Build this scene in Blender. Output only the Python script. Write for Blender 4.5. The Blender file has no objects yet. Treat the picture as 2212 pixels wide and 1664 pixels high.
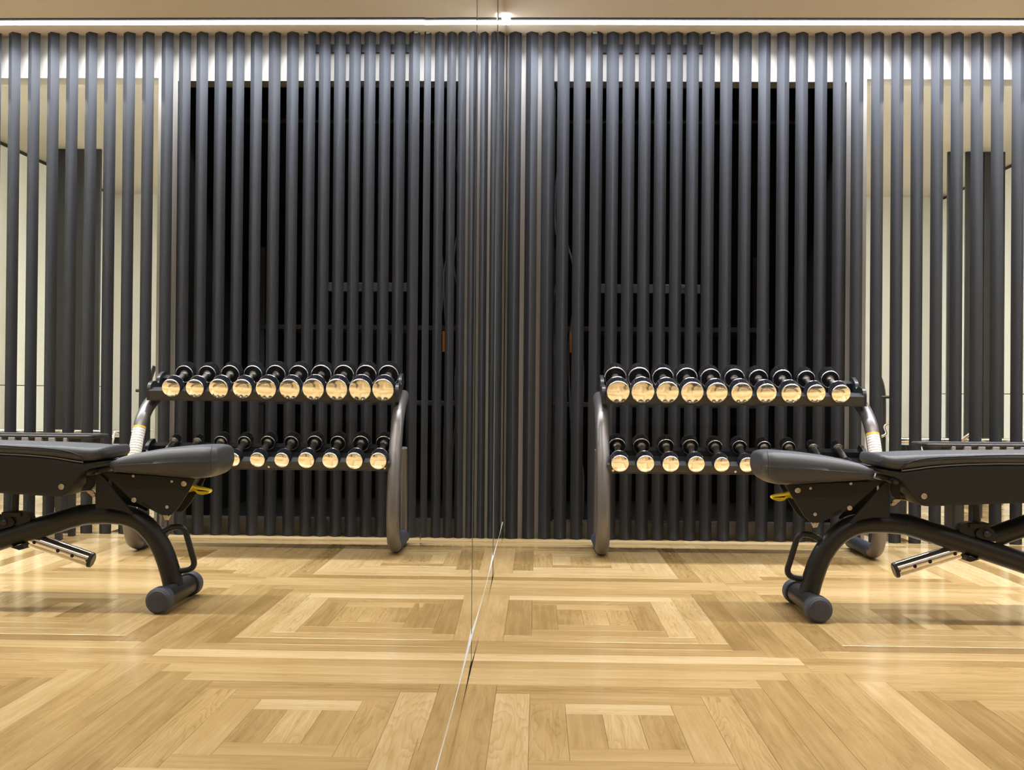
import bpy, bmesh, math, random
from mathutils import Vector, Matrix
random.seed(7)
D = bpy.data
SC = bpy.context.scene
COL = SC.collection

# ------------------------------------------------------------------ camera
FPX, YAW, PITCH, ROLL = 2436.0, 0.02268, 0.007085, -0.008656
CAM = Vector((0.1658, 0.0, 0.72))
fw = Vector((-math.sin(YAW)*math.cos(PITCH), math.cos(YAW)*math.cos(PITCH), math.sin(PITCH)))
rt = Vector((math.cos(YAW), math.sin(YAW), 0)); dn = fw.cross(rt)
RT = math.cos(ROLL)*rt + math.sin(ROLL)*dn
DN = -math.sin(ROLL)*rt + math.cos(ROLL)*dn
cd = D.cameras.new('camera'); cam = D.objects.new('camera', cd); COL.objects.link(cam)
cd.sensor_fit = 'HORIZONTAL'; cd.sensor_width = 36.0; cd.lens = FPX/2212*36.0
cd.clip_start = 0.02; cd.clip_end = 60
m3 = Matrix((RT, -DN, -fw)).transposed()
cam.matrix_world = Matrix.Translation(CAM) @ m3.to_4x4()
SC.camera = cam

# ------------------------------------------------------------------ world, exposure
wd = D.worlds.new('world'); SC.world = wd; wd.use_nodes = True
wd.node_tree.nodes['Background'].inputs[0].default_value = (0.9, 0.95, 1.0, 1)
wd.node_tree.nodes['Background'].inputs[1].default_value = 0.02
vs = SC.view_settings
vs.view_transform = 'Standard'; vs.look = 'None'; vs.gamma = 1.0; vs.use_curve_mapping = False
vs.exposure = 1.9
LED_WALL, LED_ROOM, FILL_BACK = 6.0, 3.0, 40.0      # emission of the light lines and the added far-room fill
LED_BEAM = 25.0                                      # watts of the lensed wall-side line

# ------------------------------------------------------------------ pixel helpers (2212 x 1664 frame)
def ray(x, y): return RT*((x-1106)/FPX) + DN*((y-832)/FPX) + fw
def at_y(x, y, Y): d = ray(x, y); return CAM + d*((Y-CAM.y)/d.y)
def at_x(x, y, X): d = ray(x, y); return CAM + d*((X-CAM.x)/d.x)
def at_z(x, y, Z): d = ray(x, y); return CAM + d*((Z-CAM.z)/d.z)
def c2(x, y): return 1600+x*.2884, 900+y*.2884        # bench close-up coordinates
def bp(x, y, Y):                                       # bench close-up -> (X, Z) on depth plane Y
    p = at_y(*c2(x, y), Y); return (p.x, p.z)

# ------------------------------------------------------------------ materials
def mat(name):
    m = D.materials.new(name); m.use_nodes = True
    nt = m.node_tree; return m, nt, nt.nodes['Principled BSDF']
def simple(name, col, rough=.5, metal=0., bump=0., scale=200., var=.0, spec=.5):
    m, nt, b = mat(name)
    b.inputs['Base Color'].default_value = (*col, 1); b.inputs['Roughness'].default_value = rough
    b.inputs['Metallic'].default_value = metal; b.inputs['Specular IOR Level'].default_value = spec
    tc = nt.nodes.new('ShaderNodeTexCoord')
    no = nt.nodes.new('ShaderNodeTexNoise'); no.inputs['Scale'].default_value = scale; no.inputs['Detail'].default_value = 3
    nt.links.new(tc.outputs['Object'], no.inputs['Vector'])
    if bump:
        bu = nt.nodes.new('ShaderNodeBump'); bu.inputs['Strength'].default_value = bump; bu.inputs['Distance'].default_value = .002
        nt.links.new(no.outputs['Fac'], bu.inputs['Height']); nt.links.new(bu.outputs['Normal'], b.inputs['Normal'])
    if var:
        n2 = nt.nodes.new('ShaderNodeTexNoise'); n2.inputs['Scale'].default_value = 6; n2.inputs['Detail'].default_value = 4
        nt.links.new(tc.outputs['Object'], n2.inputs['Vector'])
        mx = nt.nodes.new('ShaderNodeMix'); mx.data_type = 'RGBA'
        mx.inputs['A'].default_value = (*[c*(1-var) for c in col], 1); mx.inputs['B'].default_value = (*[min(1, c*(1+var)) for c in col], 1)
        nt.links.new(n2.outputs['Fac'], mx.inputs['Factor']); nt.links.new(mx.outputs['Result'], b.inputs['Base Color'])
    return m
def emis(name, col, st):
    m, nt, b = mat(name)
    b.inputs['Base Color'].default_value = (.8, .8, .8, 1)
    b.inputs['Emission Color'].default_value = (*col, 1); b.inputs['Emission Strength'].default_value = st
    return m

M = {}
M['slat'] = simple('charcoal_powder_coat', (.045, .0485, .058), .48, .5, .05, 700, .06)
M['slat_dark'] = simple('dark_column_paint', (.022, .024, .024), .5)
M['bracket'] = simple('zinc_bracket', (.45, .42, .36), .45, .8)
M['wall'] = simple('cream_wall_paint', (.58, .56, .53), .8, 0, .05, 300, .02)
M['ceil'] = simple('ceiling_paint', (.68, .61, .50), .85, 0, .04, 250, .02)
M['wall_room'] = simple('warm_wall_paint', (.66, .60, .50), .85, 0, .03, 250, .02)
M['backwall'] = simple('pale_cream_paint', (.82, .82, .77), .8, 0, .03, 250, .02)
M['frost'] = simple('white_glass_panel', (.86, .90, .86), .35)
M['ceil_far'] = simple('far_ceiling_paint', (.70, .67, .59), .85, 0, .03, 250, .02)
M['dark_room'] = simple('unlit_store_darkness', (.020, .019, .018), .9)  # near-black tone puts the store's lack of light into the colour
M['reflection_grey'] = simple('reflection_bar_grey', (.10, .10, .105), .5, .4)  # colours the bars that stand in for window reflections
M['cable'] = simple('grey_cable', (.16, .16, .17), .5)
M['orange'] = simple('orange_tag', (.65, .20, .02), .6)
M['sill'] = simple('grey_sill_metal', (.30, .29, .28), .5, .2)
M['gap'] = simple('shadow_gap_black', (.02, .02, .022), .6)
M['rack'] = simple('graphite_tube_paint', (.165, .155, .155), .38, .55, .05, 900)
M['tray'] = simple('black_tray_steel', (.022, .023, .026), .38, .1, .04, 900)
M['frame'] = simple('black_satin_frame', (.011, .0118, .0138), .38, 0, .06, 900, 0, .4)
M['plate'] = simple('black_plate', (.011, .0118, .013), .6, 0, .05, 900, 0, .35)
M['shell'] = simple('black_moulded_shell', (.014, .0155, .018), .6, 0, .10, 900, 0, .35)
M['leather'] = simple('charcoal_leatherette', (.034, .038, .048), .45, 0, .25, 520)
M['seam'] = simple('black_piping', (.008, .008, .009), .6)
M['edge'] = simple('grey_shell_edge', (.15, .15, .16), .45)
M['rubber'] = simple('blue_black_rubber', (.040, .046, .068), .6, 0, .15, 300)
M['blackplastic'] = simple('black_plastic', (.018, .018, .019), .4)
M['chrome'] = simple('polished_chrome', (.86, .86, .88), .06, 1.0, 0, 60)
M['chromeface'] = simple('brushed_chrome_face', (.88, .86, .84), .11, 1.0, .02, 30)
M['handle'] = simple('knurled_chrome', (.62, .60, .57), .24, 1.0, .35, 900)
M['steel'] = simple('zinc_bolt', (.62, .58, .52), .3, 1.0)
M['head'] = simple('gloss_black_head', (.010, .011, .015), .16, 0, .02, 100)
M['yellow'] = simple('yellow_plastic', (.88, .74, .05), .4)
M['greydiv'] = simple('grey_divider', (.26, .26, .28), .5)
M['hole'] = simple('bore_black', (.006, .006, .006), .8)
M['floorbase'] = simple('parquet_underlay', (.07, .042, .016), .9)
M['led'] = emis('led_diffuser_cool', (.93, .95, 1.0), LED_WALL)
M['led_room'] = emis('led_diffuser_room', (1.0, .965, .90), LED_ROOM)
M['fill_back'] = emis('fill_diffuser_backroom', (1.0, .985, .93), FILL_BACK)  # emitter of the added lamps that brighten the far room

def mirror_mat():
    m, nt, b = mat('silvered_mirror')
    b.inputs['Base Color'].default_value = (.90, .905, .875, 1); b.inputs['Metallic'].default_value = 1
    b.inputs['Roughness'].default_value = 0.0
    return m
M['mirror'] = mirror_mat()
M['trim'] = simple('bright_glazing_trim', (.80, .82, .84), .3, .3)
M['mirror_edge'] = simple('ground_glass_edge', (.20, .23, .23), .3)

def wood_mat():
    m, nt, b = mat('oak_parquet')
    N = nt.nodes.new; Lk = nt.links.new
    uv = N('ShaderNodeUVMap'); uv.uv_map = 'UVMap'
    at = N('ShaderNodeAttribute'); at.attribute_name = 'tone'
    sep = N('ShaderNodeSeparateColor'); Lk(at.outputs['Color'], sep.inputs['Color'])
    # cathedral figure: long wave bent by stretched noise
    mp = N('ShaderNodeMapping'); mp.inputs['Scale'].default_value = (1.6, 13., 1); Lk(uv.outputs['UV'], mp.inputs['Vector'])
    n1 = N('ShaderNodeTexNoise'); n1.inputs['Scale'].default_value = 1.25; n1.inputs['Detail'].default_value = 2.5; n1.inputs['Roughness'].default_value = .45
    Lk(mp.outputs['Vector'], n1.inputs['Vector'])
    mul = N('ShaderNodeMath'); mul.operation = 'MULTIPLY'; mul.inputs[1].default_value = 15.; Lk(n1.outputs['Fac'], mul.inputs[0])
    fr = N('ShaderNodeMath'); fr.operation = 'FRACT'; Lk(mul.outputs[0], fr.inputs[0])
    rg = N('ShaderNodeValToRGB'); e = rg.color_ramp.elements
    e[0].position = 0; e[0].color = (.25, .25, .25, 1); e[1].position = 1; e[1].color = (.45, .45, .45, 1)
    x = rg.color_ramp.elements.new(.22); x.color = (.95, .95, .95, 1); x = rg.color_ramp.elements.new(.8); x.color = (.72, .72, .72, 1)
    Lk(fr.outputs[0], rg.inputs['Fac'])
    # fine pores
    mp2 = N('ShaderNodeMapping'); mp2.inputs['Scale'].default_value = (7., 260., 1); Lk(uv.outputs['UV'], mp2.inputs['Vector'])
    n2 = N('ShaderNodeTexNoise'); n2.inputs['Scale'].default_value = 1.; n2.inputs['Detail'].default_value = 4; Lk(mp2.outputs['Vector'], n2.inputs['Vector'])
    # broad blotches
    mp3 = N('ShaderNodeMapping'); mp3.inputs['Scale'].default_value = (3., 12., 1); Lk(uv.outputs['UV'], mp3.inputs['Vector'])
    n3 = N('ShaderNodeTexNoise'); n3.inputs['Scale'].default_value = 1.; n3.inputs['Detail'].default_value = 3; Lk(mp3.outputs['Vector'], n3.inputs['Vector'])
    mp4 = N('ShaderNodeMapping'); mp4.inputs['Scale'].default_value = (1.8, 70., 1); Lk(uv.outputs['UV'], mp4.inputs['Vector'])
    n4 = N('ShaderNodeTexNoise'); n4.inputs['Scale'].default_value = 1.; n4.inputs['Detail'].default_value = 3; Lk(mp4.outputs['Vector'], n4.inputs['Vector'])
    def madd(a, k, base):
        q = N('ShaderNodeMath'); q.operation = 'MULTIPLY_ADD'; Lk(a, q.inputs[0]); q.inputs[1].default_value = k
        if isinstance(base, float): q.inputs[2].default_value = base
        else: Lk(base, q.inputs[2])
        return q.outputs[0]
    rgv = N('ShaderNodeSeparateColor'); Lk(rg.outputs['Color'], rgv.inputs['Color'])
    figm = N('ShaderNodeMath'); figm.operation = 'MULTIPLY'; Lk(rgv.outputs[0], figm.inputs[0]); Lk(sep.outputs[1], figm.inputs[1])
    v = madd(sep.outputs[0], .60, 0.085)
    v = madd(figm.outputs[0], .27, v)
    v = madd(n2.outputs['Fac'], .22, v)
    v = madd(n3.outputs['Fac'], .40, v)
    v = madd(n4.outputs['Fac'], .34, v)
    sub = N('ShaderNodeMath'); sub.operation = 'SUBTRACT'; Lk(v, sub.inputs[0]); sub.inputs[1].default_value = .44
    cr = N('ShaderNodeValToRGB'); e = cr.color_ramp.elements
    e[0].position = 0.; e[0].color = (.25, .152, .056, 1); e[1].position = 1.; e[1].color = (.75, .595, .36, 1)
    x = cr.color_ramp.elements.new(.34); x.color = (.355, .230, .090, 1)
    x = cr.color_ramp.elements.new(.62); x.color = (.55, .385, .175, 1)
    Lk(sub.outputs[0], cr.inputs['Fac']); Lk(cr.outputs['Color'], b.inputs['Base Color'])
    b.inputs['Roughness'].default_value = .30
    rr = N('ShaderNodeMapRange'); rr.inputs['To Min'].default_value = .12; rr.inputs['To Max'].default_value = .22
    Lk(n3.outputs['Fac'], rr.inputs['Value']); Lk(rr.outputs['Result'], b.inputs['Roughness'])
    bu = N('ShaderNodeBump'); bu.inputs['Strength'].default_value = .10; bu.inputs['Distance'].default_value = .0006
    Lk(n2.outputs['Fac'], bu.inputs['Height']); Lk(bu.outputs['Normal'], b.inputs['Normal'])
    return m
M['wood'] = wood_mat()

def label_mat():                       # white warning sticker with rows of small grey print, yellow heading
    m, nt, b = mat('warning_sticker')
    N = nt.nodes.new; Lk = nt.links.new
    uv = N('ShaderNodeUVMap'); uv.uv_map = 'UVMap'
    sp = N('ShaderNodeSeparateXYZ'); Lk(uv.outputs['UV'], sp.inputs['Vector'])
    ml = N('ShaderNodeMath'); ml.operation = 'MULTIPLY'; ml.inputs[1].default_value = 16; Lk(sp.outputs['Y'], ml.inputs[0])
    fr = N('ShaderNodeMath'); fr.operation = 'FRACT'; Lk(ml.outputs[0], fr.inputs[0])
    gt = N('ShaderNodeMath'); gt.operation = 'GREATER_THAN'; gt.inputs[1].default_value = .68; Lk(fr.outputs[0], gt.inputs[0])
    mp = N('ShaderNodeMapping'); mp.inputs['Scale'].default_value = (34, 16, 1); Lk(uv.outputs['UV'], mp.inputs['Vector'])
    no = N('ShaderNodeTexNoise'); no.inputs['Scale'].default_value = 1.; Lk(mp.outputs['Vector'], no.inputs['Vector'])
    g2 = N('ShaderNodeMath'); g2.operation = 'GREATER_THAN'; g2.inputs[1].default_value = .44; Lk(no.outputs['Fac'], g2.inputs[0])
    an = N('ShaderNodeMath'); an.operation = 'MULTIPLY'; Lk(gt.outputs[0], an.inputs[0]); Lk(g2.outputs[0], an.inputs[1])
    mx = N('ShaderNodeMix'); mx.data_type = 'RGBA'; mx.inputs['A'].default_value = (.70, .69, .68, 1); mx.inputs['B'].default_value = (.30, .30, .31, 1)
    Lk(an.outputs[0], mx.inputs['Factor']); Lk(mx.outputs['Result'], b.inputs['Base Color'])
    b.inputs['Roughness'].default_value = .3
    return m
M['sticker'] = label_mat()
M['sticker_head'] = simple('sticker_heading', (.80, .45, .02), .35)

# ------------------------------------------------------------------ mesh helpers
def link(name, me, m=None, parent=None):
    o = D.objects.new(name, me); COL.objects.link(o)
    if m is not None and me is not None and not me.materials: me.materials.append(M[m] if isinstance(m, str) else m)
    if parent is not None: o.parent = parent
    return o
def obj(name, bm, m, parent=None, smooth=None):
    bmesh.ops.recalc_face_normals(bm, faces=bm.faces)
    me = D.meshes.new(name)
    if smooth is not None:
        for f in bm.faces: f.smooth = True
        for e in bm.edges:
            if len(e.link_faces) == 2 and e.calc_face_angle(0) > math.radians(smooth): e.smooth = False
    bm.to_mesh(me); bm.free()
    return link(name, me, m, parent)
def tag(o, label, cat, group=None):
    o['label'] = label; o['category'] = cat
    if group: o['group'] = group
    return o
def thing(name, label, cat, loc=(0, 0, 0), group=None):
    o = D.objects.new(name, None); COL.objects.link(o); o.location = loc; o.empty_display_size = .05
    return tag(o, label, cat, group)
def struct(o): o['kind'] = 'structure'; return o
def add_box(bm, x0, x1, y0, y1, z0, z1, bev=0., seg=2):
    r = bmesh.ops.create_cube(bm, size=1.)
    for v in r['verts']:
        v.co = Vector(((x0+x1)/2+v.co.x*(x1-x0), (y0+y1)/2+v.co.y*(y1-y0), (z0+z1)/2+v.co.z*(z1-z0)))
    if bev:
        es = list({e for v in r['verts'] for e in v.link_edges})
        bmesh.ops.bevel(bm, geom=es, offset=bev, segments=seg, profile=.5, affect='EDGES')
    return bm
def box(*a, **k): return add_box(bmesh.new(), *a, **k)
def shift(bm, loc):                                   # world -> local of a thing at loc
    for v in bm.verts: v.co -= Vector(loc)
    return bm
def catmull(pts, n, closed=False):
    P = [Vector(p) for p in pts]; out = []; c = len(P)
    rng = range(c) if closed else range(c-1)
    for i in rng:
        if closed: a, b, d, e = P[i-1], P[i], P[(i+1) % c], P[(i+2) % c]
        else: a, b, d, e = P[max(i-1, 0)], P[i], P[i+1], P[min(i+2, c-1)]
        for k in range(n):
            t = k/n
            out.append(.5*((2*b)+(d-a)*t+(2*a-5*b+4*d-e)*t*t+(3*b-a-3*d+e)*t**3))
    if not closed: out.append(P[-1].copy())
    return out
def tube(bm, path, r, sec=18, caps=True, uvl=None):
    path = [Vector(p) for p in path]; n = len(path)
    rs = r if isinstance(r, (list, tuple)) else [r]*n
    T = []
    for i in range(n):
        t = path[min(i+1, n-1)]-path[max(i-1, 0)]; T.append(t.normalized())
    up = Vector((0, 0, 1)) if abs(T[0].z) < .9 else Vector((1, 0, 0))
    u = (up - T[0]*up.dot(T[0])).normalized(); rings = []
    for i in range(n):
        u = (u - T[i]*u.dot(T[i])).normalized(); w = T[i].cross(u)
        rings.append([bm.verts.new(path[i]+(u*math.cos(2*math.pi*k/sec)+w*math.sin(2*math.pi*k/sec))*rs[i]) for k in range(sec)])
    for i in range(n-1):
        for k in range(sec):
            bm.faces.new((rings[i][k], rings[i][(k+1) % sec], rings[i+1][(k+1) % sec], rings[i+1][k]))
    if caps:
        bm.faces.new(rings[0][::-1]); bm.faces.new(rings[-1])
    return bm
def lathe(bm, base, axis, prof, sec=28):              # prof: list of (along, radius)
    axis = Vector(axis).normalized(); base = Vector(base)
    u = axis.orthogonal().normalized(); w = axis.cross(u); rings = []
    for (a, r) in prof:
        if r < 1e-6: rings.append([bm.verts.new(base+axis*a)])
        else: rings.append([bm.verts.new(base+axis*a+(u*math.cos(2*math.pi*k/sec)+w*math.sin(2*math.pi*k/sec))*r) for k in range(sec)])
    for i in range(len(rings)-1):
        A, B = rings[i], rings[i+1]
        for k in range(sec):
            k2 = (k+1) % sec
            if len(A) == 1 and len(B) == 1: continue
            if len(A) == 1: bm.faces.new((A[0], B[k2], B[k]))
            elif len(B) == 1: bm.faces.new((A[k], A[k2], B[0]))
            else: bm.faces.new((A[k], A[k2], B[k2], B[k]))
    return bm
def area2(o): return sum(o[i-1][0]*o[i][1]-o[i][0]*o[i-1][1] for i in range(len(o)))
def inset(o, d):
    n = len(o); s = 1 if area2(o) > 0 else -1; r = []
    for i in range(n):
        a, b = o[i-1], o[(i+1) % n]; tx, tz = b[0]-a[0], b[1]-a[1]; l = math.hypot(tx, tz) or 1
        r.append((o[i][0]-s*tz/l*d, o[i][1]+s*tx/l*d))
    return r
def slab(outline, y0, y1, r=0., n=5, crown=0., bm=None):  # XZ outline swept along Y with rounded long edges
    bm = bm or bmesh.new(); lay = []
    if r:
        for k in range(n+1):
            a = math.pi/2*k/n; lay.append((y0+r*(1-math.sin(a)), r*(1-math.cos(math.pi/2-a))))
        lay += [(y0+y1-y, d) for y, d in lay[::-1]]
    else: lay = [(y0, 0), (y1, 0)]
    rings = []
    for y, d in lay:
        rings.append([bm.verts.new((x, y, z)) for x, z in (inset(outline, d) if d else outline)])
    m = len(outline)
    for A, B in zip(rings, rings[1:]):
        for k in range(m): bm.faces.new((A[k], A[(k+1) % m], B[(k+1) % m], B[k]))
    bm.faces.new(rings[0][::-1]); bm.faces.new(rings[-1])
    return bm
def interp(P, x):
    if x <= P[0][0]: return P[0][1]
    for a, b in zip(P, P[1:]):
        if x <= b[0]: return a[1]+(b[1]-a[1])*(x-a[0])/(b[0]-a[0])
    return P[-1][1]
def pad(top, bot, y0, y1, r, prl, prr, N=64, crown=.003):   # upholstered pad lofted along X from its upper and lower side profile
    T_ = [(p.x, p.y) for p in catmull([(a, b, 0) for a, b in top], 8)]; B_ = [(p.x, p.y) for p in catmull([(a, b, 0) for a, b in bot], 8)]
    xa, xb = T_[0][0], T_[-1][0]; bm = bmesh.new(); rings = []; hw = (y1-y0)/2; yc = (y0+y1)/2
    for i in range(N+1):
        x = xa+(xb-xa)*(.5-.5*math.cos(math.pi*i/N))
        zt, zb = interp(T_, x), interp(B_, x)
        h = max((zt-zb)/2, .0008); mid = (zt+zb)/2; w = hw
        if x-xa < prl: w -= prl*(1-math.sqrt(max(0, 1-((prl-(x-xa))/prl)**2)))
        if xb-x < prr: w -= prr*(1-math.sqrt(max(0, 1-((prr-(xb-x))/prr)**2)))
        rr = min(r, h*.98); ring = []
        for sy, sz, a0 in ((1, 1, 0), (-1, 1, 90), (-1, -1, 180), (1, -1, 270)):
            for k in range(9):
                a = math.radians(a0+90*k/8)
                ring.append((yc+sy*(w-rr)+rr*math.cos(a), mid+sz*(h-rr)+rr*math.sin(a)))
            nx = {(1, 1): (-1, 1), (-1, 1): (-1, -1), (-1, -1): (1, -1), (1, -1): (1, 1)}[(sy, sz)]
            ay, az = yc+sy*(w-rr), mid+sz*(h-rr); by, bz = yc+nx[0]*(w-rr), mid+nx[1]*(h-rr)
            oy, oz = (0, rr) if (sy, sz) == (1, 1) else (-rr, 0) if (sy, sz) == (-1, 1) else (0, -rr) if (sy, sz) == (-1, -1) else (rr, 0)
            for k in range(1, 6):
                f = k/6; c_ = crown*math.sin(math.pi*f)*(1 if abs(oz) > 0 else .6)*min(1, h/.02)
                ring.append((ay+(by-ay)*f+oy+(c_*(oy/rr)), az+(bz-az)*f+oz+(c_*(oz/rr))))
        rings.append([bm.verts.new((x, y, z)) for y, z in ring])
    m = len(rings[0])
    for A, B_r in zip(rings, rings[1:]):
        for k in range(m): bm.faces.new((A[k], A[(k+1) % m], B_r[(k+1) % m], B_r[k]))
    bm.faces.new(rings[0][::-1]); bm.faces.new(rings[-1])
    return bm
def smooth_outline(pts, n=6): return [(p[0], p[1]) for p in catmull([(a, b, 0) for a, b in pts], n, True)]
def bolt(name, p, r, parent, loc, axis=(0, -1, 0), m='steel'):
    bm = lathe(bmesh.new(), p, axis, [(-.003, r*.9), (0, r), (r*.35, r*.98), (r*.5, r*.8), (r*.5, r*.45), (r*.15, r*.42), (r*.15, 0)], 16)
    return obj(name, shift(bm, loc), m, parent, 40)

# ================================================================== SETTING
W = .0814656; XA = .35735; Y0 = 2.54173
HC = 2.508                       # ceiling height
YS = 5.556                       # slat ridges
YW = 5.632                       # wall face behind the slats
XR = 4.3                         # right wall of the room
YB = -3.2                        # wall behind the viewpoint

floor = struct(obj('floor', box(-.05, XR, YB, YW+4.7, -.06, -.012), 'floorbase'))

TONE = {}                        # planks whose tone the photograph singles out
def planks():
    out = []
    for m in range(-1, 5):
        for n in range(-5, 6):
            cx, cy = XA+13*W*m, Y0+15*W*n
            for k in range(12):
                hl = 1.5+k if k <= 5 else 1.5+(11-k)
                out.append((cx-hl*W, cx+hl*W, cy+k*W, cy+(k+1)*W, 0, (m, n, 'r', k)))
            for j in range(-6, 7):
                p = max(1, abs(j))
                out.append((cx+(j-.5)*W, cx+(j+.5)*W, cy+(-3-(p-1))*W, cy+(p-1)*W, 1, (m, n, 'c', j)))
    return out
TONE[(0, 0, 'r', 6)] = .93; TONE[(0, 0, 'r', 5)] = .62; TONE[(0, 0, 'r', 2)] = .40; TONE[(0, 0, 'r', 1)] = .55; TONE[(0, 0, 'r', 0)] = .86
TONE[(0, 1, 'c', 5)] = .14; TONE[(1, 1, 'c', -5)] = .12; TONE[(0, 1, 'c', 6)] = .50; TONE[(1, 1, 'c', -6)] = .52
TONE[(0, 1, 'c', -3)] = .34; TONE[(0, 1, 'c', -2)] = .40; TONE[(0, 1, 'c', -1)] = .30; TONE[(0, 1, 'c', 0)] = .42; TONE[(0, 1, 'c', 1)] = .32; TONE[(0, 1, 'c', 2)] = .36
TONE[(0, 1, 'r', 2)] = .88; TONE[(0, 1, 'c', -4)] = .58; TONE[(0, 1, 'c', 4)] = .46; TONE[(0, 2, 'c', -3)] = .22; TONE[(0, 2, 'c', 5)] = .15
TONE[(0, 0, 'c', 0)] = .55; TONE[(0, 0, 'c', -1)] = .62; TONE[(0, 0, 'c', -2)] = .52; TONE[(0, 0, 'c', -3)] = .66; TONE[(0, 0, 'c', -4)] = .46
TONE[(0, 2, 'c', -2)] = .30; TONE[(1, 0, 'c', -5)] = .80; TONE[(1, 0, 'c', -3)] = .32; TONE[(0, 0, 'r', 4)] = .80; TONE[(0, 1, 'r', 9)] = .70
TONE[(0, 1, 'r', 6)] = .62; TONE[(1, 1, 'r', 6)] = .60; TONE[(0, 1, 'r', 5)] = .58; TONE[(1, 1, 'r', 5)] = .64; TONE[(0, 2, 'r', 1)] = .5
def plank_geo(bm, uvl, cl, x0, x1, y0, y1, vert, tone, fig, zt):
    g = .00028
    x0 += g; x1 -= g; y0 += g; y1 -= g; c = .0006
    ou, ov = random.uniform(0, 50), random.uniform(0, 50)
    B = [(x0, y0), (x1, y0), (x1, y1), (x0, y1)]
    Tt = [(x0+c, y0+c), (x1-c, y0+c), (x1-c, y1-c), (x0+c, y1-c)]
    lv = [[bm.verts.new((x, y, z)) for x, y in Q] for Q, z in ((B, -.012), (B, zt-.0004), (Tt, zt))]
    fs = [bm.faces.new(lv[2])]
    for a in (0, 1):
        for k in range(4): fs.append(bm.faces.new((lv[a][k], lv[a][(k+1) % 4], lv[a+1][(k+1) % 4], lv[a+1][k])))
    for f in fs:
        for lp in f.loops:
            x, y = lp.vert.co.x, lp.vert.co.y
            lp[uvl].uv = (y+ou, x+ov) if vert else (x+ou, y+ov)
            lp[cl] = (tone, fig, 0, 1)
near, rest = [], []
for x0, x1, y0, y1, vert, key in planks():
    x0, x1 = max(x0, -.0012), min(x1, XR-.005); y0, y1 = max(y0, YB+.01), min(y1, YW+4.6)
    if x1-x0 < .004 or y1-y0 < .004: continue
    inn = x0 < 2.75 and y1 > 1.75 and y0 < YW-.02 and x0 < 0.35+y1*.47
    if inn: y1 = min(y1, YW)
    (near if inn else rest).append((x0, x1, y0, y1, vert, key))
for x0, x1, y0, y1, vert, key in near:
    tone = TONE.get(key)
    if tone is not None: tone = max(tone, .22)
    if tone is None: tone = min(.95, max(.22, random.gauss(.52, .17)))
    bm = bmesh.new(); uvl = bm.loops.layers.uv.new('UVMap'); cl = bm.loops.layers.float_color.new('tone')
    plank_geo(bm, uvl, cl, x0, x1, y0, y1, vert, tone, random.choice((.15, .4, .7, 1.)), random.uniform(-.00016, .00016))
    me = D.meshes.new('plank'); bm.to_mesh(me); bm.free(); link('plank', me, 'wood', floor)
bm = bmesh.new(); uvl = bm.loops.layers.uv.new('UVMap'); cl = bm.loops.layers.float_color.new('tone')
for x0, x1, y0, y1, vert, key in rest:
    if y0 < YW < y1: y0 = YW
    plank_geo(bm, uvl, cl, x0, x1, y0, y1, vert, min(.95, max(.08, random.gauss(.52, .17))), random.choice((.2, .5, 1.)), 0.)
me = D.meshes.new('parquet_field'); bm.to_mesh(me); bm.free()
o = link('parquet_field', me, 'wood', floor); o['kind'] = 'stuff'

# mirror wall on the left: bowed glass panes, a low strip of mirror under them
wl = struct(obj('wall_left', box(-.16, -.012, YB, YW+.3, 0, HC+.1), 'wall_room'))
ZSEAM = .082
def pane(y0, y1, z0, z1, e, k, yc, name='mirror_pane'):
    bm = bmesh.new(); n = 48; fr = []
    sag = lambda y: -(e*(y-yc)+k*.5*(y-yc)**2)
    mx = max(sag(y0), sag(y1), 0)
    for i in range(n+1):
        y = y0+(y1-y0)*i/n; x = sag(y)-mx
        fr.append((bm.verts.new((x, y, z0)), bm.verts.new((x, y, z1))))
    for a, b in zip(fr, fr[1:]):
        f = bm.faces.new((a[0], b[0], b[1], a[1])); f.smooth = True
    me = D.meshes.new(name); me.materials.append(M['mirror']); me.materials.append(M['mirror_edge'])
    # ground edges and back: separate vertices keep the reflecting face's normals clean
    xb = -.011
    for y, s in ((y0, 1), (y1, -1)):
        x = sag(y)-mx
        q = [bm.verts.new(c) for c in ((x, y, z0), (xb, y, z0), (xb, y, z1), (x, y, z1))]
        f = bm.faces.new(q); f.material_index = 1
    for z in (z0, z1):
        q = [bm.verts.new(c) for c in ((sag(y0)-mx, y0, z), (xb, y0, z), (xb, y1, z), (sag(y1)-mx, y1, z))]
        f = bm.faces.new(q); f.material_index = 1
    bm.to_mesh(me); bm.free()
    return link(name, me, None, wl)
seams = [-1.16, .22, 1.61, 2.985, 4.43, YS+.07]
bow = [(0, .0047, -.5), (-.00066, .0047, 1.0), (0, .0112, 2.20), (0, .0112, 3.66), (0, .010, 5.0)]
for (ya, yb), (e, k, yc) in zip(zip(seams, seams[1:]), bow):
    pane(ya+.0008, yb-.0008, ZSEAM, HC-.002, e, k, yc)
    pane(ya+.0005, yb-.0005, .001, ZSEAM-.0022, e, k, yc, 'mirror_strip')

obj('mirror_trim', box(-.010, .0006, -1.16, YS+.03, ZSEAM-.0020, ZSEAM-.0002), 'trim', wl)

# ceiling of the room
struct(obj('ceiling', box(-.16, XR+.1, YB, YS-.19, HC, HC+.1), 'ceil'))
struct(obj('ceiling_margin', box(-.16, XR+.1, YS-.19, YW+.12, HC, HC+.1), 'ceil'))
struct(obj('wall_right', box(XR, XR+.1, YB, YW+.12, -.02, HC), 'wall_room'))
struct(obj('wall_rear', box(-.16, XR+.1, YB-.1, YB, -.02, HC), 'wall_room'))

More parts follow.
